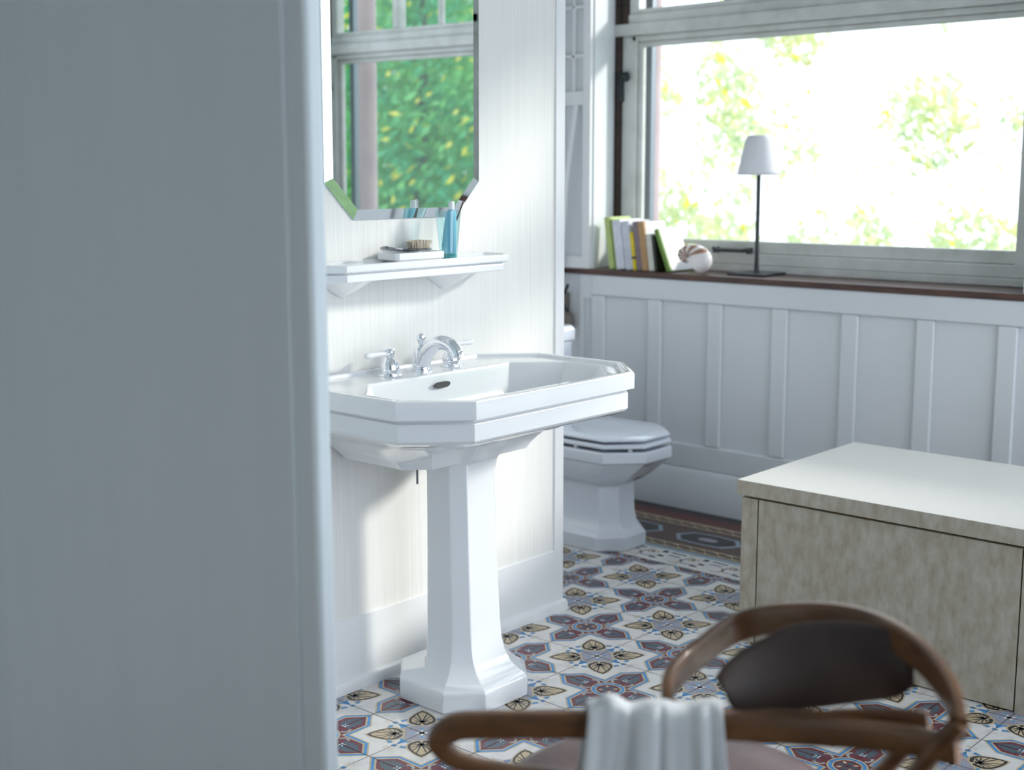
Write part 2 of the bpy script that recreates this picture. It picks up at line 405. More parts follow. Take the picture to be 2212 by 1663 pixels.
# ------------------------------------------------------------------ room shell
def shell():
    # mirror wall (partition)
    w = MB().box(1.298, 3.118, YA+.004, YA+.11, 0, 2.8).build('wall_front', 'paint'); struct(w)
    MB().box(1.32, 3.083, YA, YA+.0039, .197, 2.8).build('wallpaper_panel', 'wallpaper', w)
    t = MB(); t.box(3.083, 3.125, YA-.006, YA+.114, .0, 2.8)
    t.build('corner_stile', 'paint', w, bevel=.002)
    b = MB(); b.box(1.32, 3.083, YA-.006, YA+.0039, .0, .199); struct(b.build('baseboard_front', 'paint', bevel=.0015))
    q = MB(); q.loft([[(x, YA-.006, 0), (x, YA-.022, 0), (x, YA-.022, .022), (x, YA-.016, .031), (x, YA-.006, .034)] for x in (1.32, 3.13)])
    struct(q.build('trim_1', 'paint'))
    # alcove wall behind the toilet
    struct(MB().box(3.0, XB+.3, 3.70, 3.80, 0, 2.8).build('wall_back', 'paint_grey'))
    struct(MB().box(3.0, 3.04, YA+.114, 3.70, 0, 2.8).build('wall_alcove', 'paint'))
    # left foreground wall panel with rounded end
    l = MB(); l.box(1.262, 1.298, 1.522, 3.05, 0, 2.8)
    o = l.build('wall_left', 'door_paint', bevel=.012, seg=4); struct(o)
    e = MB(); e.tube([(1.262, 1.574, 0), (1.262, 1.574, 2.8)], .006); e.build('bead_trim', 'door_paint', o)
    struct(MB().box(-1.1, -1.0, -1.2, 3.05, 0, 2.8).build('wall_blocker_rear', 'paint'))  # unseen wall, added to cut the light on left-facing faces
    struct(MB().box(-1.0, 1.0, -1.2, -1.1, 0, 2.8).build('wall_blocker_side', 'paint'))  # unseen partial wall, added and sized to darken left-facing facets
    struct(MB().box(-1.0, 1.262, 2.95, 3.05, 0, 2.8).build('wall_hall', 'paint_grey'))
    # ceiling
    struct(MB().box(-1.0, XW+.2, -1.2, 3.8, 2.8, 2.9).build('ceiling', 'marble_white'))
    # window wall: wainscot below, masonry around openings
    wb = MB()
    wb.box(XB, XW+.12, -1.2, 3.70, 0, .94)             # below the sill
    wb.loft([[(XB, 3.502, z), (XW, 3.582, z), (XW+.12, 3.582, z), (XW+.12, 3.72, z), (XB, 3.72, z)] for z in (.94, 2.8)])          # left pier
    wb.loft([[(XB, -.342, z), (XB, -1.2, z), (XW+.12, -1.2, z), (XW+.12, -.422, z), (XW, -.422, z)] for z in (.94, 2.8)])
    wb.box(XB, XW+.12, 1.50, 1.66, .94, 2.8)
    wb.box(XB, XW+.12, -.342, 3.502, 2.56, 2.8)
    wb.box(XW, XW+.12, -.422, 3.582, 2.56, 2.8)
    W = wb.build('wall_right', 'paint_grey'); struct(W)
    # wainscot framing: recessed fields between stiles
    p = MB(); t0 = .016
    x0, x1 = XB-t0, XB+.001
    p.box(x0, x1, -1.2, 3.50, .855, .945)      # top rail
    p.box(x0, x1, -1.2, 3.50, .172, .272)      # bottom rail
    ys = [(3.43, 3.50)]
    yy = 3.43
    while yy > -1.0:
        ys.append((yy-.294, yy-.226)); yy -= .294
    for a, b in ys: p.box(x0, x1, a, b, .272, .855)
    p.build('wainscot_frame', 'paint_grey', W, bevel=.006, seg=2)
    v = MB(); v.box(XB-.012, XB+.001, 3.545, 3.565, 0, .945).box(XB-.012, XB+.001, 3.50, 3.545, .84, .945); v.build('corner_lath', 'paint_grey', W)
    bb = MB(); bb.loft([[(XB-.03, y, 0), (XB-.03, y, .15), (XB-.018, y, .172), (XB, y, .172), (XB, y, 0)] for y in (-1.2, 3.50)])
    struct(bb.build('baseboard_right', 'paint_grey'))
    # sill board
    s = MB(); s.box(4.437, XW-.015, -1.2, 3.66, .944, .968); struct(s.build('window_sill', 'sill_wood', bevel=.003), 'dark brown wooden window sill')
    # interior lattice sash panel left of the window
    L = MB(); xl = XB-.022
    L.box(xl, XB, 3.508, 3.548, .968, 2.6).box(xl, XB, 3.66, 3.70, .968, 2.6)
    L.box(xl, XB, 3.548, 3.66, .968, 1.02).box(xl, XB, 3.548, 3.66, 1.655, 1.715)
    for z in (1.86, 2.06, 2.26): L.box(xl+.004, XB, 3.548, 3.66, z-.007, z+.007)
    L.box(xl+.004, XB, 3.598, 3.610, 1.715, 2.6)
    struct(L.build('trim_2', 'paint', bevel=.002), 'white lattice sash panel beside the window')
shell()

def window(name, y0, y1, flip):
    """y0<y1 opening; flip=False puts the dark post and latch at the high-y end"""
    far = y1 if not flip else y0; s = -1 if not flip else 1     # s: direction into the opening
    def Y(a, b): 
        p, q = far+s*a, far+s*b; return min(p, q), max(p, q)
    W = (y1-y0)
    f = MB()
    def bx(mb, a, b, z0, z1, xa, xb): lo, hi = Y(a, b); mb.box(xa, xb, lo, hi, z0, z1)
    # fixed frame and transom
    bx(f, .072, W, 2.005, 2.045, XW-.02, XW+.06)
    bx(f, .0, W, 1.955, 2.005, XW-.035, XW+.06)
    bx(f, .0, W, .968, .998, XW-.03, XW+.08)
    bx(f, 0, W, 2.52, 2.57, XW-.02, XW+.06)
    bx(f, W-.07, W, .968, 2.56, XW-.02, XW+.06)
    root = f.build(name, 'frame_paint', bevel=.004); struct(root)
    # lower casement
    c = MB(); 
    bx(c, .035, .110, .998, 1.955, XW-.012, XW+.04)
    bx(c, .085, W-.085, 1.930, 1.955, XW-.012, XW+.04)
    bx(c, .085, W-.085, .998, 1.045, XW-.018, XW+.04)
    bx(c, W-.13, W-.075, .998, 1.955, XW-.012, XW+.04)
    bx(c, .110, .135, 1.045, 1.915, XW+.004, XW+.03)
    bx(c, .118, W-.13, 1.045, 1.095, XW+.004, XW+.03)
    bx(c, .118, W-.13, 1.908, 1.930, XW+.004, XW+.03)
    cs = c.build('casement', 'frame_paint', root, bevel=.005)
    g = MB(); bx(g, .10, W-.10, 1.06, 1.925, XW+.016, XW+.020); g.build('glass', 'window_glass', cs)
    # upper sash
    u = MB()
    bx(u, .072, .12, 2.045, 2.52, XW-.012, XW+.04); bx(u, .11, W-.075, 2.045, 2.065, XW-.012, XW+.04)
    bx(u, .11, W-.075, 2.49, 2.52, XW-.012, XW+.04); bx(u, W-.13, W-.075, 2.045, 2.52, XW-.012, XW+.04)
    bx(u, .545, .590, 2.065, 2.49, XW-.016, XW+.04)
    for q in (.865, 1.14, 1.42): bx(u, q-.012, q+.012, 2.065, 2.49, XW, XW+.03)
    us = u.build('upper_sash', 'frame_paint', root, bevel=.004)
    g = MB(); bx(g, .10, W-.10, 2.06, 2.50, XW+.016, XW+.020); g.build('glass', 'window_glass', us)
    gr = MB(); bx(gr, .060, .095, .97, 2.55, XW+.125, XW+.155); gr.build('guide_rail', 'steel_dark', root)
    # dark post with latch
    d = MB(); bx(d, .0, .035, .968, 2.56, XW-.03, XW+.03); bx(d, .036, .072, 2.005, 2.56, XW-.024, XW+.03); d.build('post', 'brown_wood', root, bevel=.003)
    k = MB(); yk = far+s*.062
    k.lathe([(.004, -.03), (.006, -.02), (.02, -.012), (.022, 0), (.006, .006)], (XW-.02, yk, 1.785), 16, axis='x')
    lo, hi = Y(.03, .048); k.box(XW-.036, XW-.012, lo, hi, 1.68, 1.80)
    k.build('latch', 'black_metal', cs)
    # bar handle on the bottom rail
    h = MB(); a, b = far+s*.545, far+s*.72
    h.tube([(XW-.05, a, 1.065), (XW-.055, a+s*.03, 1.058), (XW-.055, b-s*.03, 1.058), (XW-.05, b, 1.063)], None, flat=(.012, .016), up=(0, 0, 1))
    h.box(XW-.05, XW-.018, min(a, a+s*.015), max(a, a+s*.015), 1.045, 1.07); h.box(XW-.05, XW-.018, min(b, b-s*.015), max(b, b-s*.015), 1.045, 1.07)
    h.build('handle', 'black_metal', cs, bevel=.002)
window('window_1', 1.66, 3.581, False)
window('window_2', -.421, 1.50, True)

# ------------------------------------------------------------------ washbasin on pedestal
def washbasin():
    cx = 2.44; x0, x1, yf, yb = 2.01, 2.87, 2.012, YA-.0004
    t = thing('pedestal_washbasin', 'white octagonal ceramic washbasin on a tall flared pedestal', 'washbasin', (cx, 2.36, 0))
    b = MB()
    Z = .862
    def ring(ins, z, c=.13, cb=.13, back=0): return octa(x0+ins, x1-ins, yf+ins, yb-back, c-ins*.4, z, cb-ins*.2)
    def body(hx, y, z, c): return octa(cx-hx, cx+hx, y, yb, c, z, c*.4)
    rings = [body(.12, 2.35, .634, .04), body(.20, 2.295, .636, .05), body(.232, 2.278, .643, .055), body(.248, 2.270, .660, .06), body(.270, 2.258, .676, .07), body(.296, 2.240, .694, .08), body(.328, 2.210, .714, .09), body(.362, 2.160, .734, .11),
             ring(.030, .752), ring(.018, .760), ring(.014, .766), ring(.014, .806), ring(.020, .810), ring(.020, .814), ring(0, .818), ring(0, .822), ring(0, Z-.006), ring(.002, Z-.001), ring(.006, Z), ring(.016, Z, back=.008), ring(.020, Z-.002, back=.011), ring(.024, Z-.010, back=.014)]
    # bowl opening (octagon) inside the deck
    def bowl(e, z, c=.11):
        return octa(2.085+e, 2.830-e, 2.088+e*.8, 2.432-e*.55, max(.03, c-e*.3), z)
    rings += [bowl(-.006, Z-.011), bowl(0, Z-.013), bowl(.006, Z-.022), bowl(.022, Z-.07), bowl(.055, Z-.12), bowl(.12, Z-.155), bowl(.2, Z-.165)]
    b.loft(rings)
    o = b.build('basin', 'porcelain', t, bevel=.0035, seg=3, sharp=60)
    # the bevel modifier rounds the faceted rim
    ov = MB(); ov.prism([(.016*math.cos(a)+(.012 if math.cos(a) > 0 else -.012), .0085*math.sin(a)) for a in [2*math.pi*k/24 for k in range(24)]], 2.4155, 2.4215,
                        f=lambda x, y, z: (2.437+x, z-y*.35-.003, .822+y))
    ov.build('overflow_slot', 'hole', t)
    mk = MB()   # small printed maker's mark on the left flank
    for dy, a in ((0, .35), (.0055, -.35)):
        mk.prism([(-.0008, -.0035), (.0008, -.0035), (.0008, .0035), (-.0008, .0035)], x0-.0003, x0+.001, f=lambda u, v, w, dy=dy, a=a: (w, 2.192+dy+u*math.cos(a)-v*math.sin(a), .838+u*math.sin(a)+v*math.cos(a)))
    mk.prism([(-.001, -.001), (.001, -.001), (.001, .001), (-.001, .001)], x0-.0003, x0+.001, f=lambda u, v, w: (w, 2.184+u, .841+v))
    mo = mk.build('logo', 'window_blue', t); mo['label'] = 'tiny pale blue printed mark'
    dr = MB(); dr.lathe([(.0, 0), (.03, 0), (.032, .003), (.02, .005), (0, .006)], (cx, 2.27, Z-.1655), 24); dr.build('drain', 'chrome', t)
    # pedestal
    p = MB()
    def ped(h, y, z, c): return octa(2.433-h, 2.433+h, y, 2.42 if z > .08 else 2.50, c, z, c)
    prof = [(.158, 2.186, 0, .078), (.160, 2.184, .006, .079), (.160, 2.184, .052, .078), (.156, 2.190, .060, .075), (.140, 2.208, .070, .066), (.118, 2.230, .090, .052), (.102, 2.246, .118, .042), (.094, 2.255, .155, .037), (.090, 2.260, .21, .034), (.086, 2.268, .40, .033), (.083, 2.274, .60, .032), (.088, 2.268, .632, .032), (.088, 2.268, .636, .033), (.090, 2.250, .660, .034), (.094, 2.215, .710, .038), (.100, 2.150, .757, .042)]
    p.loft([ped(*q) for q in prof])
    p.build('pedestal', 'porcelain', t, bevel=.004, seg=3, sharp=50)
    r = MB(); r.tube([(2.433, 2.51, .66), (2.433, 2.51, .54)], .003, 10)
    r.build('waste_pipe', 'steel_dark', t)
washbasin()

def faucet():
    z = .8495; y = 2.50; cx = 2.444
    t = thing('faucet', 'chrome three-hole faucet with arched spout and white levers on the washbasin', 'faucet', (cx, y, z))
    b = MB()
    b.lathe([(.030, 0), (.031, .003), (.030, .007), (.024, .009), (.0235, .012), (.0255, .014), (.0255, .018), (.022, .020), (.022, .050), (.020, .060), (.014, .066), (.011, .068)], (cx, y, z), 36)
    b.build('spout_body', 'chrome', t)
    s = MB()
    pts = catmull([(cx, y-.004, z+.014), (cx, y-.018, z+.044), (cx, y-.042, z+.070), (cx, y-.076, z+.083), (cx, y-.108, z+.079), (cx, y-.128, z+.065), (cx, y-.134, z+.057)], 6)
    n = len(pts); s.tube(pts, [.0205-.0035*i/n+.001*math.sin(math.pi*i/n) for i in range(n)], 24)
    sp_ = s.build('spout', 'chrome', t); s = MB()
    s.lathe([(.0165, .012), (.018, .008), (.018, 0), (.013, -.001), (.0125, .004)], (cx, y-.136, z+.048), 28, mtx=Matrix.Rotation(R(-18), 3, 'X').to_4x4())
    s.build('aerator', 'chrome', sp_)
    k = MB(); k.lathe([(.008, .066), (.009, .069), (.007, .072), (.0085, .076), (.0125, .083), (.0135, .090), (.011, .097), (.005, .101), (.0, .102)], (cx, y, z), 28)
    k.build('lift_knob', 'chrome', t)
    for s_ in (-1, 1):
        vx = cx+s_*.115
        v = MB(); v.lathe([(r*1.14, h) for r, h in [(.0285, 0), (.0295, .003), (.028, .008), (.021, .010), (.021, .013), (.0225, .015), (.0225, .018), (.0215, .028), (.0175, .038), (.011, .045), (.0085, .048), (.011, .052), (.0125, .060), (.012, .066), (.0135, .069), (.0125, .072), (.006, .075), (0, .076)]], (vx, y, z), 40)
        vo = v.build('valve', 'chrome', t)
        l = MB(); zz = z+.060
        prof = [(.0055, .008), (.0062, .016), (.0062, .030), (.007, .055), (.0082, .070), (.008, .079), (.005, .084), (0, .086)]
        m = Matrix.Rotation(R(0), 4, 'Y')
        l.lathe([(r, s_*h) for r, h in prof], (vx, y, zz), 24, axis='x')
        lo = l.build('lever', 'cap_white', vo)
        lo['label'] = 'white porcelain lever'
        vo['label'] = 'chrome valve body'
faucet()

# ------------------------------------------------------------------ mirror
def mirror():
    t = thing('wall_mirror', 'tall wall mirror with cut lower corners above the white shelf', 'mirror', (2.456, YA, 1.254))
    X0, X1, Z0, Z1, c = 2.178, 2.744, 1.254, 2.36, .095
    def ring(ins, y):
        a, b, p, q = X0+ins, X1-ins, Z0+ins, Z1-ins; k = c-ins*.586
        return [(x_, y_-.0062*(z_-Z0), z_) for x_, y_, z_ in ring0(a, b, p, q, k, y)]
    def ring0(a, b, p, q, k, y):
        return [(a+k, y, p), (b-k, y, p), (b, y, p+k), (b, y, q-k), (b-k, y, q), (a+k, y, q), (a, y, q-k), (a, y, p+k)]
    yb = YA-.001
    MB().loft([[(x_, yb, z_) for x_, y_, z_ in ring(0, yb)], ring(0, yb-.003)]).build('backing', 'mirror_edge', t, smooth=False)
    MB().loft([ring(.0, yb-.0032), ring(.026, yb-.0078)], cap0=False, cap1=False).build('bevel', 'mirror', t, smooth=False)
    MB().loft([ring(.026, yb-.0078), ring(.0261, yb-.0079)], cap0=False).build('glass', 'mirror', t, smooth=False)
mirror()

# ------------------------------------------------------------------ shelf and what stands on it
ZS = 1.145
def shelf():
    t = thing('wall_shelf', 'white ceramic shelf on two brackets below the mirror', 'shelf', (2.43, YA, 1.06))
    X0, X1 = 2.085, 2.772; y0 = 2.436
    def ring(i, z, bk=0): return octa(X0+i, X1-i, y0+i, YA-.0005-bk, .048, z, .002)
    b = MB().loft([ring(.012, 1.106), ring(.010, 1.108), ring(.010, 1.124), ring(.014, 1.127), ring(.002, 1.131), ring(0, 1.134), ring(0, 1.148), ring(.003, 1.1505), ring(.008, 1.1505, .006), ring(.012, ZS, .009)])
    b.build('shelf_board', 'porcelain', t, bevel=.0015, seg=2)
    for x in (2.225, 2.595):
        k = MB(); prof = [(0, 0), (-.118, 0), (-.118, -.006), (-.088, -.022), (-.05, -.042), (-.018, -.052), (0, -.054)]
        pr = [(-.062, 0), (.062, 0), (.03, -.03), (.0, -.045), (-.03, -.03)]
        # triangular shell shaped bracket: wide under the board, pointed below
        rings = []
        for f, z in ((1, 1.106), (.96, 1.104), (.10, 1.061), (.03, 1.058)):
            w = .080*f; d = .098*f+.010
            rings.append([(x-w, YA-.0008, z), (x-w*.72, YA-d*.6, z), (x-w*.3, YA-d, z), (x+w*.3, YA-d, z), (x+w*.72, YA-d*.6, z), (x+w, YA-.0008, z)])
        k.loft(rings); k.build('bracket', 'porcelain', t, bevel=.003, seg=2, sharp=50)
shelf()

def shelf_items():
    # soap tray
    t = thing('soap_tray', 'small white rectangular dish holding a brush on the shelf', 'dish', (2.425, 2.515, ZS))
    def ring(i, z, c=.008): return octa(2.338+i, 2.516-i, 2.474+i, 2.556-i, c, z)
    b = MB().loft([ring(.008, ZS+.0002), ring(.006, ZS+.002), ring(.003, ZS+.004), ring(0, ZS+.006), ring(0, ZS+.0225), ring(.002, ZS+.0235), ring(.005, ZS+.0225), ring(.008, ZS+.010), ring(.012, ZS+.008)])
    b.build('dish', 'porcelain', t, bevel=.001)
    # hair brush lying bristles up on the tray
    zt = ZS+.0238
    t = thing('hair_brush', 'silver backed brush lying bristles up on the white dish', 'brush', (2.43, 2.51, zt))
    pts = catmull([(2.310, 2.500, zt+.013), (2.326, 2.500, zt+.014), (2.350, 2.499, zt+.009), (2.375, 2.499, zt+.006), (2.400, 2.500, zt+.005), (2.440, 2.512, zt+.005), (2.480, 2.520, zt+.005), (2.498, 2.522, zt+.005)], 5)
    rings = []; n = len(pts)
    for i, p in enumerate(pts):
        f = i/(n-1)
        w = .0105+.002*math.sin(f*8) if f < .42 else .010+.014*math.sin(min(1, (f-.42)/.58*1.0)*math.pi)**.6
        h = .0050 if f < .42 else .0048
        if i in (0, n-1): w *= .3; h *= .5
        rings.append([(p.x, p.y+w*math.cos(a), p.z+h*math.sin(a)) for a in [2*math.pi*k/14 for k in range(14)]])
    hb = MB().loft(rings).build('handle', 'silver_dark', t)
    br = MB(); rnd = random.Random(3)
    for i in range(22):
        for j in range(7):
            f = (i+.5)/22; x = 2.414+.082*f; yc = 2.505+.014*f; hw = .018*math.sin(math.pi*min(.97, max(.06, f)))**.5
            g = (j-3)/3; y = yc+hw*g
            lean = (f-.5)*.30+rnd.uniform(-.03, .03); h = .0205+rnd.uniform(-.001, .001)-.003*(2*f-1)**2
            tx, ty = x+lean*.024, y+g*.004+rnd.uniform(-.001, .001)
            br.loft([[(x+dx, y+dy, zt+.008) for dx, dy in ((-.0006, -.0006), (.0006, -.0006), (.0006, .0006), (-.0006, .0006))],
                     [(tx+dx, ty+dy, zt+.008+h) for dx, dy in ((-.0011, -.0012), (.0011, -.0012), (.0011, .0012), (-.0011, .0012))]])
    bo = br.build('bristles', 'bristle', hb, smooth=False); bo['kind'] = 'stuff'
    # tumbler
    gx, gy = 2.552, 2.500
    t = thing('tumbler', 'teal tinted glass tumbler at the right of the dish on the shelf', 'glass', (gx, gy, ZS))
    MB().lathe([(.0, .013), (.0225, .013), (.0285, .075), (.0335, .128), (.0350, .128), (.030, .075), (.0245, .006), (.0235, .0005), (0, .0005)], (gx, gy, ZS), 40).build('glass_wall', 'teal_glass', t)
    bs = MB(); bs.lathe([(0, .001), (.0225, .001), (.0236, .0105), (.0220, .0125), (0, .0125)], (gx, gy, ZS), 40); bs.build('glass_base', 'teal_base', t)
    # toothpaste tube
    t = thing('toothpaste_tube', 'light blue toothpaste tube with white cap standing in the tumbler', 'toothpaste', (gx, gy-.004, ZS+.009))
    def sec(w, d, z, dx):
        z = .013+(z-.010)*1.10; c_, s_ = .70, -.71; return [(gx-.003+(dx+w*math.cos(a))*c_-d*math.sin(a)*s_, gy-.006+(dx+w*math.cos(a))*s_+d*math.sin(a)*c_, ZS+z) for a in [2*math.pi*k/20 for k in range(20)]]
    MB().loft([sec(.0195, .0015, .010, -.001), sec(.0195, .002, .016, -.001), sec(.0190, .007, .05, .001), sec(.0160, .011, .09, .004), sec(.0135, .0128, .107, .0055), sec(.012, .012, .113, .006), sec(.0065, .0065, .117, .0063)]).build('tube', 'tube_blue', t)
    MB().loft([sec(.0085, .0085, .117, .0063), sec(.0088, .0088, .118, .0063), sec(.0078, .0078, .136, .007), sec(.007, .007, .137, .007)]).build('cap', 'cap_white', t)
    # toothbrush
    t = thing('toothbrush', 'tortoiseshell toothbrush with white bristles leaning in the tumbler', 'toothbrush', (gx+.006, gy+.006, ZS+.012))
    a, b = Vector((gx+.001, gy+.017, ZS+.0145)), Vector((gx+.0305, gy-.0265, 1.297))
    d = (b-a).normalized(); side = Vector((-.75, .45, .3)); side = (side-d*side.dot(d)).normalized()
    mbt = MB(); mbt.tube([a, a.lerp(b, .3), a.lerp(b, .6), a.lerp(b, .72), a.lerp(b, .97), b], None, flat=(.009, .0042), up=side)
    th_ = mbt.build('handle', 'tortoise', t)
    h = MB(); wv = d.cross(side)
    for i in range(9):
        for j in (-1, 0, 1):
            p = a.lerp(b, .75+.235*i/8)+wv*(.0028*j)+side*.002
            h.tube([p, p+side*.0105], .0014, 6)
    bo = h.build('bristles', 'cap_white', th_)
shelf_items()

# ------------------------------------------------------------------ toilet
def toilet():
    cx = 3.83
    t = thing('toilet', 'white ceramic toilet with faceted bowl and closed seat beyond the partition', 'toilet', (cx, 3.1, 0))
    def o(h, y, z, c, yb=3.26): return octa(cx-h, cx+h, y, yb, c, z, .02)
    p = MB()
    p.loft([o(.135, 2.80, 0, .075), o(.138, 2.796, .006, .077), o(.138, 2.796, .052, .077), o(.132, 2.803, .062, .074), o(.118, 2.818, .075, .066), o(.107, 2.832, .10, .058), o(.101, 2.84, .14, .054), o(.100, 2.842, .235, .054),
            o(.104, 2.838, .243, .054), o(.125, 2.815, .255, .062), o(.152, 2.775, .285, .080), o(.172, 2.735, .320, .095), o(.180, 2.712, .342, .104), o(.188, 2.702, .346, .108), o(.190, 2.700, .350, .108), o(.190, 2.700, .384, .108), o(.187, 2.703, .388, .106)])
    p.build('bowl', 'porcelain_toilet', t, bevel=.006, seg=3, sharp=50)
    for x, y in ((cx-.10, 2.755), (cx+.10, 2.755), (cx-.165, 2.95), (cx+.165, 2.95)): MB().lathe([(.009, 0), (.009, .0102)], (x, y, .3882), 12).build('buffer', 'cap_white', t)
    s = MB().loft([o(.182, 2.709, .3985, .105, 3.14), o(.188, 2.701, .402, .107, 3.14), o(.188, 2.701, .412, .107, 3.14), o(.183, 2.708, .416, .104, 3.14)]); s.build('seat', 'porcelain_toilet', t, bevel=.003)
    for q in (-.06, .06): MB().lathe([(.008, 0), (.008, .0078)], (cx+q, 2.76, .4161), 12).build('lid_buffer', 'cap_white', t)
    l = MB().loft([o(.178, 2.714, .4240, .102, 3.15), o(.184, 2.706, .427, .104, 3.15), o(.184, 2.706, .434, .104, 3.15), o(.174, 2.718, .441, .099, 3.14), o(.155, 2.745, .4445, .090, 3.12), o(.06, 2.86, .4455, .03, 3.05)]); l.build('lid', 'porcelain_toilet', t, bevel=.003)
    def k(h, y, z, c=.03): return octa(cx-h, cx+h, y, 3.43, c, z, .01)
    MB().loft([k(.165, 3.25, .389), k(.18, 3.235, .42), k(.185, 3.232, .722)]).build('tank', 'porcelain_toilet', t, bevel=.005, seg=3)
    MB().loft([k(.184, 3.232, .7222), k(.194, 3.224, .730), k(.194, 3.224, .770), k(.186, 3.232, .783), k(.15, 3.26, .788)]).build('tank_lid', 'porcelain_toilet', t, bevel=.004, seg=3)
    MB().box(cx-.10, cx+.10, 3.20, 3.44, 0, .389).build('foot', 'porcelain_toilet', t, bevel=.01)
toilet()

# ------------------------------------------------------------------ window sill things
ZW = .9682
def lamp():
    x, y = 4.60, 2.782
    t = thing('table_lamp', 'table lamp with pleated white shade on a thin black stem', 'lamp', (x, y, ZW))
    MB().box(x-.085, x+.085, y-.085, y+.085, ZW, ZW+.010).build('base', 'black_metal', t, bevel=.002)
    MB().lathe([(.012, .010), (.010, .02), (.0088, .05), (.008, .42), (.006, .52)], (x, y, ZW), 16).build('stem', 'black_metal', t)
    s = MB(); n = 96; rings = []
    for r, h in ((.084, .396), (.083, .41), (.056, .530), (.046, .549), (.030, .551)):
        rings.append([((x+(r+(.0012 if k % 2 else -.0012))*math.cos(2*math.pi*k/n)), y+(r+(.0012 if k % 2 else -.0012))*math.sin(2*math.pi*k/n), ZW+h) for k in range(n)])
    s.loft(rings, cap0=False); o = s.build('lamp_shade', 'shade', t, sharp=60)
    sol = o.modifiers.new('s', 'SOLIDIFY'); sol.thickness = .0015
lamp()

def books():
    # (spine foot y, thickness, height, depth, lean deg, cover colour, label, x)
    B = [(3.424, .026, .220, .150, 8.3, (186, 204, 128), 'pale green book at the left end of the row on the window sill'),
         (3.3965, .010, .212, .150, 8.3, (140, 172, 84), 'thin grass green book second from the left of the sill row'),
         (3.384, .042, .208, .145, 8.3, (224, 226, 238), 'thick white book beside the green books on the sill'),
         (3.339, .038, .205, .145, 8.3, (214, 218, 230), 'white book with grey spine left of the yellow book'),
         (3.298, .016, .160, .120, 8.3, (232, 208, 30), 'low bright yellow book with a black band'),
         (3.281, .030, .205, .150, 8.3, (136, 120, 128), 'mauve grey book right of the yellow book'),
         (3.250, .030, .203, .150, 8.3, (190, 150, 104), 'tan brown book in the middle of the sill row'),
         (3.219, .028, .155, .120, 8.3, (224, 224, 214), 'low off-white book right of the tan book'),
         (3.188, .014, .150, .100, 8.3, (42, 46, 34), 'dark book-shaped filler for the shade behind the leaning green book'),  # near-black cover stands in for shade in the gap
         (3.131, .020, .185, .150, 22, (112, 148, 58), 'green book leaning strongly at the right end of the row')]
    x0 = 4.475
    y = 3.425; first = True
    for i, (yy, th, h, d, lean, col, lab) in enumerate(B):
        c = tuple(srgb(*col)); nm = 'book_cover_%d' % i
        M[nm] = mat(nm, c, .5, noise=(tuple(v*.85 for v in c), (30, 30, 30), 3, .35, .65))
        # pivot at the foot of the right-hand (low-y) board; leans towards +y
        m = Matrix.Translation((x0+(.004 if i % 2 else 0), yy-th, ZW+.0002)) @ Matrix.Rotation(R(-lean), 4, 'X')
        t = thing('book', lab, 'book', (x0, yy-th, ZW), 'books leaning on the window sill')
        cv = MB()
        glare = 1 if i in (2, 3, 6, 7, 9) else 0  # right-hand boards coloured white for the window glare on them
        cv.box(.012 if glare else 0, d, 0, .0025, 0, h, mi=glare, mtx=m); cv.box(0, .012, 0, .0025, 0, h, mtx=m); cv.box(0, d, th-.0025, th, 0, h, mtx=m); cv.box(-.003, .002, 0, th, 0, h, mtx=m)
        # lean: rotate about x axis so that the top goes to +y; lift so the lowest edge touches the sill
        lift = 0
        zs = [v.co.z for v in cv.bm.verts]; lift = ZW+.0002-min(zs)
        for v in cv.bm.verts: v.co.z += lift
        cv.build('cover', [nm, 'cap_white'], t, bevel=.0008)
        pg = MB(); pg.box(.003, d-.004, .0027, th-.0027, .003, h-.004, mtx=m)
        for v in pg.bm.verts: v.co.z += lift
        pg.build('pages', 'pages', t)
        if i == 4:
            bd = MB(); bd.box(-.0042, .02, -.0006, th+.0006, .048, .058, mtx=m)
            for v in bd.bm.verts: v.co.z += lift
            bd.build('band', 'black_metal', t)
    # open green folder at the far right behind the shell
    M['book_cover_10'] = mat('book_cover_10', srgb(170, 198, 52), .5)
    t = thing('book', 'small lime green booklet standing between the leaning book and the shell', 'book', (4.640, 3.165, ZW), 'books leaning on the window sill')
    m = Matrix.Translation((4.640, 3.1650, ZW+.0008)) @ Matrix.Rotation(R(-9), 4, 'Z') @ Matrix.Rotation(R(12), 4, 'X')
    cv = MB(); cv.box(0, .06, 0, .0015, 0, .11, mtx=m).box(0, .06, .0075, .009, 0, .11, mtx=m).box(-.0015, 0, 0, .009, 0, .11, mtx=m); cv.build('cover', 'book_cover_10', t)
    pg = MB(); pg.box(.001, .058, .0016, .0074, .002, .107, mtx=m); pg.build('pages', 'pages', t)
books()

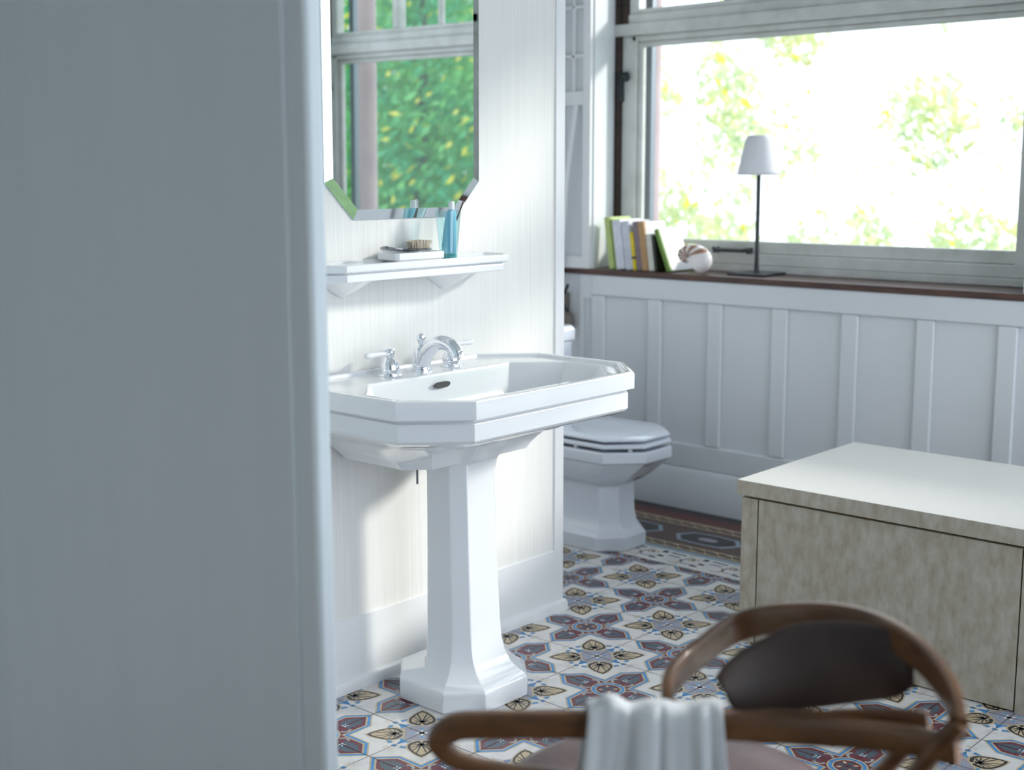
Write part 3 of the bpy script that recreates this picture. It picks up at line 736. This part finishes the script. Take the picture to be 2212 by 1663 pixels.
def shell_thing():
    # nautilus: logarithmic spiral tube in a vertical plane facing the room
    c = Vector((4.56, 2.985, ZW+.060)); rings = []; n = 46
    # stripes on the inner whorl
    m = bpy.data.materials.new('nautilus_stripes'); m.use_nodes = True; nt = m.node_tree; p = nt.nodes['Principled BSDF']
    p.inputs['Roughness'].default_value = .25; p.inputs['Coat Weight'].default_value = .3
    tc = nt.nodes.new('ShaderNodeAttribute'); tc.attribute_name = 'stripe'
    r = nt.nodes.new('ShaderNodeValToRGB'); r.color_ramp.elements[0].color = (.80, .77, .76, 1); r.color_ramp.elements[1].color = (*srgb(160, 118, 96), 1)
    r.color_ramp.elements[0].position = .45; r.color_ramp.elements[1].position = .6
    nt.links.new(tc.outputs['Fac'], r.inputs[0]); nt.links.new(r.outputs[0], p.inputs['Base Color']); M['shell'] = m
    mb = MB(); vals = []
    TOT = 2*math.pi*1.5
    ang0 = R(-58)
    for i in range(n+1):
        th = TOT*i/n
        k = math.exp(.19*(th-TOT))
        Rr = .060*k; tr = .043*k
        a = ang0+(TOT-th)
        ctr_y, ctr_z = -Rr*math.cos(a)*.72, Rr*math.sin(a)*.72
        ring = []
        for q in range(18):
            b = 2*math.pi*q/18
            rad = tr*math.cos(b); side = tr*math.sin(b)*.95
            ring.append(c+Vector((side, ctr_y-rad*math.cos(a), ctr_z+rad*math.sin(a))))
        rings.append(ring); vals.append(th/TOT)
    mb.loft(rings)
    o = mb.build('nautilus_shell', 'shell', sharp=60)
    me = o.data; at = me.attributes.new('stripe', 'FLOAT', 'POINT')
    zmin = min(v.co.z for v in me.vertices)
    for i, v in enumerate(me.vertices):
        rg = min(i//18, n); f = vals[rg]; b = (i % 18)
        outer = abs(math.cos(2*math.pi*b/18))
        st = 1.0 if (rg % 3 != 1 and .25 < f < .85) else 0.0
        at.data[i].value = st*(.9 if b not in (0, 9) else .5)
    lo = [min(v.co[k] for v in me.vertices) for k in range(3)]; hi = [max(v.co[k] for v in me.vertices) for k in range(3)]
    tgt = ((4.462, 4.550), (2.935, 3.098), (ZW+.0003, ZW+.119))
    for v in me.vertices:
        for k in range(3): v.co[k] = tgt[k][0]+(v.co[k]-lo[k])/(hi[k]-lo[k])*(tgt[k][1]-tgt[k][0])
    root = Vector((4.506, 3.016, ZW)); me.transform(Matrix.Translation(-root)); o.location = root
    tag(o, 'white nautilus shell with brown stripes on the sill beside the books', 'shell')
shell_thing()

# ------------------------------------------------------------------ crank winder and its rod on the window wall corner
def crank():
    x = XB-.012; y = 3.640
    t = thing('crank_winder', 'old grey metal crank winder under the left end of the sill', 'crank', (XB, y, .80))
    M_ = MB(); M_.lathe([(.0, -.05), (.035, -.05), (.052, -.042), (.056, -.03), (.05, -.018), (.02, -.012), (.018, 0)], (XB, y+.004, .735), 32, axis='x'); M_.build('wheel', 'grey_metal', t)
    b = MB(); b.box(XB-.055, XB, y-.012, y+.02, .76, .86); b.build('bracket', 'grey_metal', t, bevel=.004)
    h = MB(); h.tube([(XB-.05, y, .85), (XB-.06, y-.03, .862), (XB-.065, y-.045, .885), (XB-.065, y-.052, .90)], .007, 10)
    h.tube([(XB-.05, y, .83), (XB-.06, y-.03, .80), (XB-.065, y-.05, .785)], .008, 10); h.build('handle', 'black_metal', t)
    r = MB(); r.tube([(XB-.045, 3.655, .86), (XB-.05, 3.612, 1.35), (XB-.035, 3.575, 1.655)], None, flat=(.004, .020), up=(0, 1, 0)); r.build('strap', 'cap_white', t)
crank()

# ------------------------------------------------------------------ cabinet
def cabinet():
    x0, x1, y0, y1 = 3.252, 3.95, 1.12, 1.994
    t = thing('cabinet', 'low cream distressed wooden cabinet with a pale top at the right', 'cabinet', (3.6, 1.6, 0))
    top = MB().box(3.24, x1+.012, y0-.012, 2.005, .444, .489).build('top', ['cream_wood', 'cream_top'], t, bevel=.0025)
    b = MB(); b.box(x0+.012, x1, y0, y1-.002, 0, .444); b.box(x0, x0+.014, y1-.052, y1, 0, .436); b.box(x0, x0+.014, y0, y0+.05, 0, .436)
    b.box(x0, x1, y1-.002, y1, 0, .436)
    b.build('body', 'cream_wood', t, bevel=.002)
    d = MB(); d.box(x0+.001, x0+.013, y0+.054, y1-.056, .004, .436); d.build('panel', 'cream_wood', t, bevel=.002)
    g = MB(); g.box(x0+.0095, x0+.0125, y0+.02, y1-.02, .002, .443); g.build('groove', 'groove', t)
    # paler cream only on the upper surface of the top
    for p in top.data.polygons:
        if p.normal.z > .5: p.material_index = 1
cabinet()

# ------------------------------------------------------------------ armchair and towel
def chair():
    t = thing('armchair', 'brown bentwood armchair with dark leather back in the right foreground', 'chair', (1.62, 1.04, 0))
    up = (0, 0, 1)
    arm = catmull([(1.44, .58, .70), (1.435, .68, .69), (1.405, .790, .676), (1.365, .862, .674), (1.305, .926, .676), (1.245, .990, .678), (1.165, 1.078, .678), (1.136, 1.110, .675), (1.122, 1.124, .658),
                   (1.132, 1.114, .637), (1.154, 1.093, .622), (1.190, 1.062, .610), (1.26, 1.01, .59), (1.33, .97, .55), (1.38, .95, .50), (1.41, .94, .452)], 8)
    nn = len(arm); fl = [(.036-.014*min(1, max(0, (i/nn-.47)/.15)), .018) for i in range(nn)]
    MB().tube(arm, None, flat=fl, up=(.73, .68, 0)).build('arm_band', 'bent_wood', t)
    bow = catmull([(1.378, .935, .640), (1.372, .948, .680), (1.410, .968, .693), (1.476, .974, .705), (1.556, .951, .735), (1.583, .871, .760), (1.589, .783, .770), (1.543, .689, .770), (1.477, .611, .755), (1.430, .575, .730)], 8)
    MB().tube(bow, None, flat=(.015, .042), up=up).build('back_bow', 'bent_wood', t)
    rail = catmull([(1.349, .872, .684), (1.385, .845, .672), (1.420, .812, .672), (1.450, .770, .672), (1.478, .727, .678), (1.500, .643, .692)], 6)
    MB().tube(rail, None, flat=(.014, .040), up=up).build('back_rail', 'bent_wood', t)
    b = MB(); b.lathe([(0, -.006), (.004, -.005), (.0055, -.002), (.0055, .004)], (0, 0, 0), 12, axis='x', mtx=Matrix.Translation((1.4035, .8080, .679)) @ Matrix.Rotation(R(42), 4, 'Z')); b.build('bolt', 'black_metal', t)
    # upholstered back panel: curved shield between rail and bow
    low = catmull([(1.394, .872, .705), (1.402, .862, .683), (1.440, .838, .676), (1.483, .800, .676), (1.530, .750, .684), (1.556, .712, .694), (1.548, .685, .72)], 4)
    hi = catmull([(1.392, .886, .722), (1.417, .882, .740), (1.460, .863, .760), (1.506, .828, .780), (1.545, .768, .785), (1.560, .715, .778), (1.550, .690, .76)], 4)
    nv = 10; n = len(low); rings = []
    for i in range(n):
        fr, bk = [], []
        e = math.sin(math.pi*i/(n-1))**.5
        for j in range(nv+1):
            f = j/nv; p = low[i].lerp(hi[i], f); bul = math.sin(math.pi*f)*.010*e
            fr.append(p+Vector((-.7, -.7, .1))*bul); bk.append(p+Vector((.7, .7, 0))*(.004+bul))
        rings.append(fr+bk[::-1])
    MB().loft(rings).build('backrest', 'leather', t, sharp=70)
    # seat
    sc = Vector((1.55, 1.06, 0)); s = MB(); N = 48
    def sr(r, z, k=0): r *= 1.15; return [(sc.x+r*math.cos(a)*1.0, sc.y+r*math.sin(a)*1.0, z) for a in [2*math.pi*q/N for q in range(N)]]
    s.loft([sr(.20, .405), sr(.225, .41), sr(.232, .425), sr(.228, .438), sr(.21, .447), sr(.15, .450), sr(.05, .448)]); s.build('seat', 'seat_leather', t, sharp=60)
    s = MB(); s.loft([sr(.205, .375), sr(.222, .378), sr(.222, .402), sr(.20, .405)]); s.build('seat_ring', 'bent_wood', t)
    for a in (20, 110, 200, 290):
        c, s_ = math.cos(R(a)), math.sin(R(a))
        MB().tube([(sc.x+.19*c, sc.y+.19*s_, .40), (sc.x+.205*c, sc.y+.205*s_, .2), (sc.x+.235*c, sc.y+.235*s_, .0)], [.016, .014, .011], 14).build('leg', 'bent_wood', t)
    MB().tube([(1.50, .650, .690), (1.55, .75, .55), (1.58, .86, .42)], .012, 12).build('back_post', 'bent_wood', t)
    MB().tube([(1.43, .575, .74), (1.46, .70, .55), (1.48, .86, .42)], .012, 12).build('back_post', 'bent_wood', t)
chair()

def towel():
    # draped over the near arm band; profile across the band, swept along it
    a, b = Vector((1.252, .982, 0)), Vector((1.363, .865, 0)); d = (b-a).normalized(); nrm = Vector((-d.y, d.x, 0))   # nrm points away (+)
    if nrm.dot(Vector((1, 1, 0))) < 0: nrm = -nrm
    top = .6985
    mb = MB(); nu = 70; prof = []
    # profile: near side hem -> over the band -> far side hem
    for k in range(15): prof.append((-.013-.004*(1-k/14), .44+(.690-.44)*k/14))
    for k in range(1, 8):
        an = math.pi*k/8; prof.append((-.012*math.cos(an), .690+.010*math.sin(an)))
    for k in range(15): prof.append((.013+.004*k/14, .690-(.690-.50)*k/14))
    rnd = random.Random(5); rows = []
    for i in range(nu+1):
        f = i/nu; base = a.lerp(b, -.03+1.06*f)
        row = []
        for j, (o, z) in enumerate(prof):
            dr = max(0, (.69-z)/.25)
            w = (.014*math.sin(f*9+.8*dr+1)+.007*math.sin(f*17*(1+.3*f)+2.5)+.002*math.sin(f*47))*(.2+dr)
            side = -1 if o < 0 else 1
            zz = z+(.010*math.exp(-((f-.2)/.1)**2)+.003*math.sin(f*15))*(1-min(1, dr*3))
            sh = (.5-f)*-.05*dr   # splay slightly wider at the foot
            pos = base+nrm*(o+side*abs(w)*1.2+side*.003)+d*sh
            row.append((pos.x, pos.y, zz+.004*(1-min(1, dr*3))))
        rows.append(row)
    V = [[mb.bm.verts.new(p) for p in r] for r in rows]
    for i in range(nu):
        for j in range(len(prof)-1): mb.bm.faces.new((V[i][j], V[i+1][j], V[i+1][j+1], V[i][j+1]))
    o = mb.build('hand_towel', 'towel', sharp=80)
    s = o.modifiers.new('s', 'SOLIDIFY'); s.thickness = .003; s.offset = 0
    tag(o, 'white towel draped over the near arm of the wooden chair', 'towel')
towel()

# ------------------------------------------------------------------ outside
def outside():
    g = MB().box(4.9, 40, -30, 30, -3.2, -3.0).build('ground', 'grass'); struct(g)
    for y, lab in ((3.70, 'pinkish round column outside the window by the books'), (-.535, 'pinkish round column outside the window seen in the mirror')):
        t = thing('column', lab, 'column', (5.12, y, -3.0), 'columns outside the windows')
        MB().lathe([(.062, .3), (.060, 3.0), (.058, 6.6)], (5.12, y, -3.0), 28).build('shaft', 'stone', t)
        MB().lathe([(.10, 0), (.10, .22), (.075, .3)], (5.12, y, -3.0), 28).build('base', 'stone', t)
    def foliage(n, box, size, rnd, dens=None):
        mb = MB(); (x0, x1), (y0, y1), (z0, z1) = box; k = 0
        while k < n:
            x, y, z = rnd.uniform(x0, x1), rnd.uniform(y0, y1), rnd.uniform(z0, z1)
            if dens and rnd.random() > dens(x, y, z): continue
            k += 1
            s = size*rnd.uniform(.6, 1.3)
            u = Vector((rnd.gauss(0, 1), rnd.gauss(0, 1), rnd.gauss(0, 1))).normalized(); v = u.orthogonal().normalized(); w = u.cross(v)
            c = Vector((x, y, z))
            mb.bm.faces.new([mb.bm.verts.new(c+q) for q in (-v*s, w*s*.45+u*s*.12, v*s, -w*s*.45+u*s*.12)])
        return mb
    def tree(nm, lab, c, r, h, leaves, hero, group, dens=None, size=.055, seed=1, base=-3.0):
        rnd = random.Random(seed)
        t = thing(nm, lab, 'tree', (c[0], c[1], base), group)
        tr = MB(); tr.tube(catmull([(c[0], c[1], base), (c[0]+.06, c[1]-.03, base+h*.35), (c[0]-.05, c[1]+.05, base+h*.7), (c[0], c[1], base+h*.95)], 4), [(.11-.005*i)*(.18 if nm == 'sapling' else 1) for i in range(13)], 10)
        tr.build('trunk', 'bark_pale' if nm == 'sapling' else 'bark', t)
        for name, m, n in leaves:
            def D(x, y, z, yel=(name == 'yellow_highlight_leaves' and nm == 'broadleaf_tree')):
                q = ((x-c[0])/r)**2+((y-c[1])/r)**2+((z-(base+h*.55))/(h*.5))**2
                if q > 1: return 0
                if yel and (q < .72 or x > c[0]): return 0  # yellow leaves on the room side stand for bright highlights in the foliage
                return dens(x, y, z) if dens else 1
            f = foliage(n, ((c[0]-r, c[0]+r), (c[1]-r, c[1]+r), (base+h*.05, base+h*1.05)), size, rnd, D).build(name, m, t, smooth=False)
            f['kind'] = 'stuff'
    # green trees seen in the mirror (through window_2)
    G = 'green trees reflected in the mirror'
    for i, (x, y, h, lab) in enumerate([(9.0, -4.05, 6.9, 'dense green tree seen in the mirror, nearest the window'), (11.7, -6.7, 7.6, 'tall green tree seen in the mirror behind the nearer tree')]):
        tree('broadleaf_tree', lab, (x, y), 1.3, h, [('foliage', 'leaf_green', 26000), ('yellow_highlight_leaves', 'leaf_yellow', 900)], False, G, size=.055, seed=10+i)
    # saplings seen straight through window_1, overexposure put into their leaf colour
    P = 'sunlit saplings outside the window'
    for i, (x, y, h, lab) in enumerate([(8.8, 6.1, 6.0, 'sunlit sapling with yellow green leaves outside the left of the window'), (11.0, 6.6, 6.2, 'pale leafy sapling outside behind the lamp'), (10.0, 4.35, 5.6, 'pale leafy sapling outside at the right of the lamp')]):
        def cl(x, y, z): return 1 if math.sin(x*5.1+z*3)+math.sin(y*6.3+2*z)+math.sin(z*5.7+x) > 1.1 else .03
        tree('sapling', lab, (x, y), .82, h, [('foliage', 'leaf_washed', 3000), ('yellow_highlight_leaves', 'leaf_yellow', 110)], False, P, dens=cl, size=.055, seed=40+i)
outside()

# ------------------------------------------------------------------ light and camera
w = bpy.data.worlds.new('World'); bpy.context.scene.world = w; w.use_nodes = True
bg = w.node_tree.nodes['Background']; bg.inputs[0].default_value = (.82, .895, 1.0, 1); bg.inputs[1].default_value = 1.6
sun = bpy.data.lights.new('Sun', 'SUN'); sun.energy = 2.15; sun.angle = R(7); sun.color = (1, .95, .88)
so = bpy.data.objects.new('Sun', sun); C.objects.link(so)
so.rotation_euler = Vector((-1, .78, -.50)).to_track_quat('-Z', 'Y').to_euler()

cam = bpy.data.cameras.new('Camera'); co = bpy.data.objects.new('Camera', cam); C.objects.link(co)
cam.sensor_width = 36; cam.lens = 2845/2212*36; cam.clip_start = .02; cam.clip_end = 200
pitch, yaw, roll = .158892, .727302, -.0017945
F = Vector((math.cos(yaw)*math.cos(pitch), math.sin(yaw)*math.cos(pitch), -math.sin(pitch)))
Rv = Vector((math.sin(yaw), -math.cos(yaw), 0)); U = Rv.cross(F)
c_, s_ = math.cos(roll), math.sin(roll); R2 = Rv*c_+U*s_; U2 = -Rv*s_+U*c_
m = Matrix((R2, U2, -F)).transposed().to_4x4(); m.translation = Vector((0, 0, 1.37)); co.matrix_world = m
cam.dof.use_dof = True; cam.dof.focus_distance = 3.25; cam.dof.aperture_fstop = 2.7
S = bpy.context.scene; S.camera = co
S.view_settings.view_transform = 'Standard'; S.view_settings.look = 'None'; S.view_settings.gamma = 1; S.view_settings.use_curve_mapping = False
S.view_settings.exposure = .72
S.cycles.max_bounces = 8; S.cycles.transparent_max_bounces = 16
